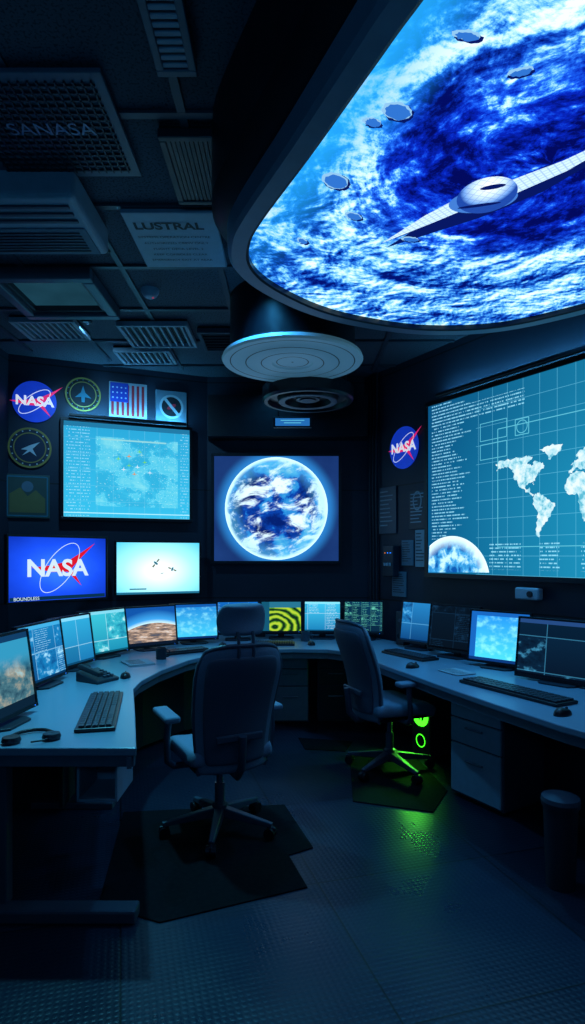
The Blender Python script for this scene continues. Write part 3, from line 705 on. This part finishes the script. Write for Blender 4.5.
for i in range(3):
    a = on_right(.08+.05*i, 0, .025)
    tube('pipe_%d' % (i+1), [(a[0], a[1], .76), (a[0], a[1], 1.6+.1*i), (a[0]-.01, a[1]-.01, 2.2), (a[0], a[1], 3.39)], .012, M_BLK2, cd)

# ------------------------------------------------------------------ console desk
DT = .75
inner = [(-.65, 2.5), (-.80, 3.05), (-.96, 3.62), (-.97, 3.85), (-.92, 4.2), (-.80, 4.6), (-.62, 4.92), (-.38, 5.10), (0, 5.17), (.30, 5.14), (.46, 5.02), (.56, 4.8), (.66, 4.45), (.9, 3.75), (1.09, 3.25), (1.27, 2.83), (1.46, 2.5)]
outer = [(2.36, 3.02), (.76, 5.99), (.70, 6.14), (-.86, 6.14), (-2.1, 5.62), (-2.35, 5.2), (-2.3, 4.4), (-1.95, 3.5), (-1.75, 3.0), (-1.72, 2.5)]
desk = empty('console_desk', (0, 0, 0))
prism('worktop', inner+outer, DT-.035, DT, M_DESK, desk, .006)
def inset_strip(name, pts, d, t, z0, z1, mat):
    P = []
    for i in range(len(pts)):
        a = pts[max(i-1, 0)]; b = pts[min(i+1, len(pts)-1)]; L = math.hypot(b[0]-a[0], b[1]-a[1]); nx, ny = -(b[1]-a[1])/L, (b[0]-a[0])/L
        P.append((pts[i][0]+nx*d, pts[i][1]+ny*d, nx, ny))
    prism(name, [(p[0], p[1]) for p in P]+[(p[0]+p[2]*t, p[1]+p[3]*t) for p in P[::-1]], z0, z1, mat, desk)
inset_strip('fascia', inner, .02, .02, DT-.085, DT-.036, M_EDGE)
inset_strip('modesty_panel_left', inner[2:9], .42, .02, 0.04, DT-.036, M_BLK2)
inset_strip('modesty_panel_right', inner[9:], .62, .02, 0.04, DT-.036, M_BLK2)
box('leg_column', (-1.27, 2.60, .38), (.09, .06, .66), M_CAB, desk, .006)
box('leg_foot', (-1.19, 2.56, .03), (1.06, .09, .06), M_CAB, desk, .012)
box('front_rail', (-1.185, 2.53, .69), (1.04, .03, .05), M_EDGE, desk, .004)
box('leg_side_panel', (-1.62, 3.0, .37), (.03, .8, .66), M_BLK2, desk, .004)
box('leg_column_rear', (-1.3, 3.7, .36), (.06, .06, .68), M_CAB, desk, .006)
box('leg_foot_rear', (-1.35, 3.7, .02), (.5, .07, .04), M_CAB, desk, .006)
box('tray_bottom', (-.87, 2.80, .46), (.18, .26, .015), M_LIGHT, desk, .004)
boxes('tray_sides', [(-.955, 2.80, .585, .012, .26, .26), (-.785, 2.80, .585, .012, .26, .26), (-.87, 2.925, .585, .16, .012, .26)], M_LIGHT, desk, .002)
mesh('end_panel_right', [(1.55, 2.6, 0.02), (2.3, 3.04, 0.02), (2.3, 3.04, .71), (1.55, 2.6, .71), (1.535, 2.626, 0.02), (2.285, 3.066, 0.02), (2.285, 3.066, .71), (1.535, 2.626, .71)],
     [(0, 1, 2, 3), (7, 6, 5, 4), (0, 4, 5, 1), (3, 2, 6, 7), (1, 5, 6, 2), (0, 3, 7, 4)], M_CAB, desk)

def pedestal(loc, th, w=.42, d=.45, h=.69, front=M_FRAME):
    p = empty('drawer_pedestal', loc, th)
    box('carcass', (0, 0, h/2+.01), (w, d, h-.02), M_CAB, p, .006)
    box('plinth', (0, .01, .01), (w-.03, d-.04, .02), M_BLK, p, 0)
    hs = [.16, .16, .32]; z = h-.015
    for i, hh in enumerate(hs):
        z -= hh/2; box('drawer_%d' % (i+1), (0, -d/2-.009, z), (w-.02, .018, hh-.01), front, p, .004)
        box('handle_%d' % (i+1), (0, -d/2-.03, z+hh*.2), (.14, .012, .012), M_MET, p, .004)
        boxes('handle_stem_%d' % (i+1), [(-.06, -d/2-.022, z+hh*.2, .01, .02, .01), (.06, -d/2-.022, z+hh*.2, .01, .02, .01)], M_MET, p)
        z -= hh/2
pedestal((1.34, 3.85, 0), TH_R, front=M_LIGHT)
pedestal((-.02, 5.72, 0), 0, .34, .4)
pedestal((.4, 5.76, 0), 0, .34, .4, front=M_BLK2)

# ------------------------------------------------------------------ monitors on desk
def monitor(x, y, th, w, h, mat, zc=.955, tilt=-8, extra=None):
    r = empty('desktop_monitor', (x, y, DT), rad(th))
    prism('stand_base', [(-.12, -.05), (-.09, -.09), (.09, -.09), (.12, -.05), (.12, .07), (.09, .1), (-.09, .1), (-.12, .07)], 0, .012, M_BLK2, r, .003)
    box('stand_neck', (0, .055, (zc-DT)/2+.01), (.06, .02, zc-DT), M_BLK2, r, .005)
    q = empty('panel_group', (0, 0, zc-DT), 0, r, rad(tilt))
    box('housing', (0, .014, 0), (w+.024, .024, h+.03), M_BLK, q, .005)
    box('rear_bulge', (0, .035, 0), (w*.5, .03, h*.5), M_BLK, q, .01)
    boxes('bezel', [(0, -.003, h/2+.006, w+.024, .01, .012), (0, -.003, -h/2-.009, w+.024, .01, .018), (-w/2-.006, -.003, 0, .012, .01, h), (w/2+.006, -.003, 0, .012, .01, h)], M_BLK, q)
    mesh('screen', [(-w/2, 0, -h/2), (w/2, 0, -h/2), (w/2, 0, h/2), (-w/2, 0, h/2)], [(0, 1, 2, 3)], mat, q, (0, -.0005, 0))
    cyl('power_led', (w/2-.02, -.009, -h/2-.009), .002, .003, G_BLUE, q, rot=(math.pi/2, 0, 0), n=10)
    return r
mons = [
 (-1.37, 2.84, 85, .50, .37, m_picture('scr_desert', .50, .37, 'desert', 1.1), .98),
 (-1.54, 3.70, 84, .50, .34, ui_mat('scr_ops_a', .50, .34, (24, 130, 190), (14, 80, 140), (170, 230, 255), 1.0, 1.3, 26, .35, 2.0, (60, 160, 210)), .96),
 (-1.56, 4.25, 76, .48, .33, ui_mat('scr_ops_b', .48, .33, (44, 160, 205), (24, 110, 165), (190, 240, 255), 2.0, 1.3, 26, .35, 2.0, (120, 200, 230)), .95),
 (-1.49, 4.75, 62, .48, .33, ui_mat('scr_ops_c', .48, .33, (56, 186, 205), (24, 130, 165), (200, 245, 250), 3.0, 1.3, 22, .3, 1.6, (120, 200, 220)), .95),
 (-1.22, 5.13, 38, .48, .32, m_picture('scr_horizon', .48, .32, 'horizon', 1.2), .95),
 (-.90, 5.50, 22, .42, .31, m_picture('scr_cyan_a', .42, .31, 'cyan', 1.15), .95),
 (-.52, 5.72, 8, .38, .29, ui_mat('scr_ops_d', .38, .29, (20, 110, 200), (10, 66, 150), (140, 220, 255), 4.0, 1.25, 20, .4, 2.0), .965),
 (-.11, 5.82, 2, .38, .28, m_picture('scr_swirl', .38, .28, 'swirl', 1.0), .965),
 (.29, 5.82, -4, .34, .28, ui_mat('scr_ops_e', .34, .28, (60, 190, 230), (24, 120, 175), (225, 250, 255), 5.0, 1.2, 18, .5, 2.0, (130, 220, 240)), .965),
 (.68, 5.76, -14, .36, .29, ui_mat('scr_ops_f', .36, .29, (10, 60, 90), (12, 44, 72), (110, 220, 190), 6.0, 1.1, 18, .7, 4.0), .965),
 (1.09, 5.16, -50, .38, .33, ui_mat('scr_ops_g', .38, .33, (40, 140, 210), (14, 70, 130), (110, 200, 250), 7.0, 1.1, 24, .3, 1.5), .98),
 (1.27, 4.74, -50, .44, .34, ui_mat('scr_ops_h', .44, .34, (10, 30, 50), (7, 20, 34), (24, 64, 100), 8.0, .9, 24, .4, 2.0), .98),
 (1.47, 4.28, -46, .44, .35, m_picture('scr_cyan_b', .44, .35, 'cyan', 1.4), .97),
 (1.67, 3.75, -50, .55, .36, ui_mat('scr_ops_i', .55, .36, (12, 46, 76), (8, 26, 48), (80, 180, 230), 9.0, .9, 42, .3, 2.0, (40, 80, 140), ti=.3), .96)]
for a in mons: monitor(*a[:6], zc=a[6])

# ------------------------------------------------------------------ desk accessories
def keyboard(x, y, th, w=.5, d=.17):
    k = empty('keyboard', (x, y, DT), rad(th))
    box('case', (0, 0, .010), (w, d, .018), M_BLK, k, .006)
    L = []; nx = 17; ny = 5; px = (w-.03)/nx; py = (d-.03)/ny
    for j in range(ny):
        i = 0
        while i < nx:
            sp = 5 if (j == 0 and i == 4) else 1
            L.append((-w/2+.015+px*(i+sp/2), -d/2+.015+py*(j+.5), .024, px*sp-.006, py-.006, .011)); i += sp
    boxes('keys', L, M_BLK2, k, .0015)
def mouse(x, y, th):
    m = empty('computer_mouse', (x, y, DT), rad(th)); vs = []; fs = []
    nu, nv = 20, 8
    for j in range(nv+1):
        f = j/nv*math.pi/2
        for i in range(nu):
            a = 2*math.pi*i/nu; vs.append((.034*math.cos(a)*math.cos(f)**.7, .058*math.sin(a)*math.cos(f)**.7, .036*math.sin(f)*(1-.12*math.sin(a))))
    for j in range(nv):
        for i in range(nu): fs.append((j*nu+i, j*nu+(i+1) % nu, (j+1)*nu+(i+1) % nu, (j+1)*nu+i))
    fs.append(tuple(range(nu-1, -1, -1)))
    mesh('shell', vs, fs, M_BLK, m, smooth=True)
    cyl('wheel', (0, .03, .03), .009, .006, M_CAB, m, rot=(0, math.pi/2, 0), n=14)
keyboard(-.98, 3.08, 103, .74, .18)
keyboard(-.90, 4.98, 34, .42); keyboard(-.18, 5.42, 0, .4); keyboard(.93, 4.78, -60, .5)
keyboard(1.30, 3.52, -62, .72, .18)
mouse(-1.10, 3.95, 10); mouse(1.36, 3.02, -60); mouse(-.62, 5.32, 0); mouse(.86, 4.3, -60); mouse(.17, 5.4, 0)
def papers(x, y, th, w=.21, d=.3, n=4):
    p = empty('paper_stack', (x, y, DT), rad(th)); rnd = random.Random(int(x*100))
    for i in range(n):
        box('sheet_%d' % (i+1), (rnd.uniform(-.01, .01), rnd.uniform(-.01, .01), .0015+i*.002), (w, d, .002), M_PAPER, p, 0, rot=(0, 0, rnd.uniform(-.08, .08)))
    boxes('print', [(-.02, .1-i*.025, .002*n+.001, w*.6, .006, .0006) for i in range(8)], M_BLK, p)
papers(-1.15, 4.48, 30, .18, .25); papers(1.13, 4.12, 25, .16, .2)
def phone(x, y, th):
    p = empty('desk_phone', (x, y, DT), rad(th))
    mesh('body', [(-.09, -.1, 0), (.09, -.1, 0), (.09, .1, 0), (-.09, .1, 0), (-.09, -.1, .02), (.09, -.1, .02), (.09, .1, .065), (-.09, .1, .065)], BF, M_BLK2, p, bevel=.006)
    boxes('keypad', [(.0+.03*i, -.06+.03*j, .035+.0065*j, .02, .02, .012) for i in range(3) for j in range(4)], M_CAB, p, .002)
    box('handset', (-.06, 0, .075), (.045, .2, .03), M_BLK, p, .012, 3, rot=(.2, 0, 0))
phone(-1.25, 3.85, 60); phone(.52, 5.5, -20)
def mug(x, y, m):
    p = empty('coffee_mug', (x, y, DT))
    lathe('cup', [(0, 0), (.036, 0), (.04, .005), (.041, .09), (.036, .09), (.035, .01), (0, .01)], m, p, n=28)
    tube('handle', [(.04, 0, .075), (.062, 0, .07), (.068, 0, .045), (.06, 0, .022), (.04, 0, .018)], .005, m, p)
mug(-1.02, 4.66, M_BLK2); mug(.12, 5.65, M_CAB)
hd = empty('headset', (-1.13, 2.60, DT), rad(20))
tube('band', [(-.08, 0, .012), (-.085, .06, .012), (-.05, .11, .012), (0, .13, .012), (.05, .11, .012), (.085, .06, .012), (.08, 0, .012)], .008, M_BLK, hd)
for i, sx in enumerate((-1, 1)):
    lathe('ear_cup_%d' % (i+1), [(0, 0), (.035, 0), (.04, .012), (.035, .028), (.02, .03), (0, .026)], M_BLK2, hd, loc=(sx*.08, -.01, 0), n=24)
tube('microphone_boom', [(.08, -.03, .014), (.05, -.06, .014), (.0, -.07, .014)], .004, M_BLK, hd)
for (x, y, th) in [(.47, 5.97, -8), (-.32, 5.99, 0), (1.0, 5.42, -55)]:
    s = empty('desk_speaker', (x, y, DT), rad(th))
    box('cabinet', (0, 0, .15), (.10, .09, .30), M_BLK2, s, .008)
    lathe('woofer', [(0, .006), (.012, .002), (.028, .008), (.034, .004), (.034, 0)], M_BLK, s, loc=(0, -.045, .08), rot=(math.pi/2, 0, 0), n=24)
    lathe('tweeter', [(0, .006), (.014, .006), (.016, 0)], M_CAB, s, loc=(0, -.045, .22), rot=(math.pi/2, 0, 0), n=20)

ws = empty('wall_camera', on_right(2.0, 1.27, .05), TH_R)
box('body', (0, 0, 0), (.2, .07, .09), M_LIGHT, ws, .012); cyl('lens', (0.04, -.04, 0), .022, .02, M_BLK, ws, rot=(math.pi/2, 0, 0))
box('mount', (0, .04, 0), (.06, .02, .06), M_CAB, ws, .003)

# PC tower with green light
pc = empty('computer_tower', (1.16, 4.72, 0), TH_R)
box('case', (0, 0, .23), (.2, .4, .42), M_BLK2, pc, .008)
boxes('feet', [(-.08, -.17, .01, .03, .03, .02), (.08, -.17, .01, .03, .03, .02), (-.08, .17, .01, .03, .03, .02), (.08, .17, .01, .03, .03, .02)], M_BLK, pc)
lathe('fan_ring', [(.04, 0), (.045, .012), (.075, .012), (.08, 0)], G_GREEN, pc, loc=(0, -.2, .32), rot=(math.pi/2, 0, 0), n=32)
boxes('fan_blades', [(0, -.202, .32, .08, .002, .014), (0, -.202, .32, .014, .002, .08)], G_GREEN, pc)
ring('fan_ring_lower', 0, .13, .05, .05, .006, -.203, G_GREEN, pc)
l = D.lights.new('fan_light', 'SPOT'); l.energy = 11; l.color = (.12, 1, .06); l.shadow_soft_size = .05; l.spot_size = rad(125); l.spot_blend = .9
lo = D.objects.new('fan_light', l); COL.objects.link(lo); lo.parent = pc; lo.location = (0, -.24, .32); lo.rotation_euler = (rad(-48), 0, 0)

def bin_(name, x, y, r0, r1, h, mat, lid):
    b = empty(name, (x, y, 0))
    lathe('shell', [(0, 0), (r0, 0), (r1, h), (r1+.008, h+.004), (r1+.008, h-.02), (r1-.003, h-.02), (r0-.006, .01), (0, .01)], mat, b, n=36)
    if lid: lathe('lid', [(r1+.01, h), (r1+.006, h+.02), (r1*.5, h+.035), (0, h+.037)], lid, b, n=36)
bin_('waste_bin', 1.26, 2.82, .065, .078, .40, M_BLK2, M_CAB)
bin_('paper_recycling_bin', 1.475, 2.76, .085, .105, .42, M_LIGHT, None)

# ------------------------------------------------------------------ floor mats
prism('chair_mat', [(-1.02, 3.62), (-.05, 3.73), (.11, 3.18), (-.02, 3.10), (.07, 2.80), (-.56, 2.53), (-.86, 2.66)], 0.0, .007, M_MAT, bevel=.002)
prism('chair_mat', [(.45, 4.75), (.95, 4.6), (1.02, 3.95), (.85, 3.62), (.38, 3.78)], 0.0, .007, M_MAT, bevel=.002)
prism('chair_mat', [(.05, 5.1), (.5, 5.0), (.42, 4.75), (.1, 4.8)], 0.0, .007, M_MAT, bevel=.002)

# ------------------------------------------------------------------ office chairs
def shell(name, fn, nu, nv, th, mat, parent):
    vs = []; fs = []
    for j in range(nv+1):
        for i in range(nu+1): vs.append(fn(i/nu*2-1, j/nv))
    for j in range(nv):
        for i in range(nu): a = j*(nu+1)+i; fs.append((a, a+1, a+nu+2, a+nu+1))
    o = mesh(name, vs, fs, mat, parent, smooth=True)
    s = o.modifiers.new('solid', 'SOLIDIFY'); s.thickness = th; s.offset = 0
    b = o.modifiers.new('sub', 'SUBSURF'); b.levels = 1; b.render_levels = 2
    return o
def chair(x, y, th, head=True, floor_z=.007, rot5=0.2):
    c = empty('office_chair', (x, y, floor_z), rad(th))
    for i in range(5):
        a = rot5+i*2*math.pi/5; ca, sa = math.cos(a), math.sin(a)
        def P(r, s, z): return (r*ca-s*sa, r*sa+s*ca, z)
        vs = [P(.02, -.03, .085), P(.02, .03, .085), P(.31, .016, .062), P(.31, -.016, .062), P(.02, -.026, .14), P(.02, .026, .14), P(.32, .013, .085), P(.32, -.013, .085)]
        mesh('leg_%d' % (i+1), vs, BF, M_CHP, c, bevel=.006)
        cyl('caster_stem_%d' % (i+1), P(.305, 0, .06), .009, .04, M_MET, c, n=12)
        for k, sgn in enumerate((-1, 1)):
            cyl('caster_wheel_%d_%d' % (i+1, k+1), P(.305, sgn*.016, .030), .030, .02, M_BLK, c, rot=(math.pi/2, 0, a), n=24)
        box('caster_hood_%d' % (i+1), P(.31, 0, .046), (.05, .014, .034), M_BLK2, c, .006, rot=(0, 0, a))
    lathe('hub', [(0, .07), (.04, .07), (.048, .1), (.042, .15), (.03, .16), (0, .16)], M_CHP, c, n=28)
    lathe('gas_lift', [(.028, .15), (.028, .27), (.018, .272), (.018, .40)], M_MET, c, n=24)
    box('tilt_mechanism', (0, -.03, .395), (.2, .28, .045), M_BLK, c, .012)
    tube('lever', [(.08, .02, .39), (.2, .03, .385), (.25, .03, .375)], .006, M_BLK2, c)
    def seatf(u, v):
        y_ = -.23+.48*v; wv = .25*(1-.10*abs(2*v-1)**4)
        z_ = .468+.012*abs(u)**3 + (-.045*max(0, (v-.78)/.22)**2) + .01*(1-v)
        return (u*wv, y_, z_)
    shell('seat_cushion', seatf, 10, 10, .085, M_FAB, c)
    box('seat_pan', (0, .0, .42), (.42, .40, .02), M_BLK, c, .01)
    def bw(v): return .248*(1-.22*(1-v)**1.5-.20*max(0, (v-.72)/.28)**3)
    def backf(u, v):
        z_ = .40+.69*v-.035*abs(u)**4*v; y_ = -.245-.13*v+.045*math.sin(math.pi*min(1, v*1.2))*.8+.07*u*u
        return (u*bw(v), y_, z_)
    shell('backrest', backf, 12, 14, .05, M_FAB, c)
    def backo(u, v):
        p = backf(u*.82, .08+.84*v); return (p[0], p[1]-.032, p[2])
    shell('back_shell', backo, 10, 12, .018, M_FAB2, c)
    rim_pts = [backf(-.97, k/10) for k in range(11)]+[backf(-1+k/5, 1) for k in range(1, 10)]+[backf(.97, 1-k/10) for k in range(11)]
    tube('back_frame', [(p[0], p[1]-.015, p[2]) for p in rim_pts], .012, M_CHP, c)
    tube('back_spine', [(0, -.12, .395), (0, -.27, .39), (0, -.325, .45), (0, -.345, .62)], .022, M_CHP, c)
    box('lumbar_brace', (0, -.30, .60), (.26, .02, .04), M_CHP, c, .008)
    if head:
        def headf(u, v):
            ww = .128*(1-.30*abs(2*v-1)**3); return (u*ww, -.36+.05*u*u-.015*v+.02*math.sin(math.pi*v), 1.135+.165*v)
        shell('headrest', headf, 8, 6, .06, M_FAB, c)
        for i, sx in enumerate((-.04, .04)): tube('headrest_post_%d' % (i+1), [(sx, -.385, 1.0), (sx, -.395, 1.06), (sx, -.375, 1.16)], .009, M_CHP, c)
    for i, sx in enumerate((-1, 1)):
        tube('arm_support_%d' % (i+1), [(sx*.12, -.02, .405), (sx*.27, -.02, .41), (sx*.305, -.02, .44), (sx*.31, -.03, .56), (sx*.30, -.03, .665)], .018, M_CHP, c)
        box('arm_pad_%d' % (i+1), (sx*.30, .02, .68), (.085, .28, .035), M_FAB, c, .014, 4)
chair(-.41, 3.38, 27, True, rot5=.45)
chair(.70, 4.33, -68, False, rot5=.1)

# ------------------------------------------------------------------ camera / world
W = D.worlds.new('world'); bpy.context.scene.world = W; W.use_nodes = True
W.node_tree.nodes['Background'].inputs[0].default_value = (.01, .03, .05, 1); W.node_tree.nodes['Background'].inputs[1].default_value = .3
cam = D.cameras.new('camera'); co = D.objects.new('camera', cam); COL.objects.link(co)
co.location = (0, 0, 1.55); co.rotation_euler = (math.pi/2, 0, 0)
cam.sensor_fit = 'VERTICAL'; cam.sensor_height = 36; cam.lens = 600/1024*36; cam.shift_y = 44/1024; cam.clip_start = .05
bpy.context.scene.camera = co
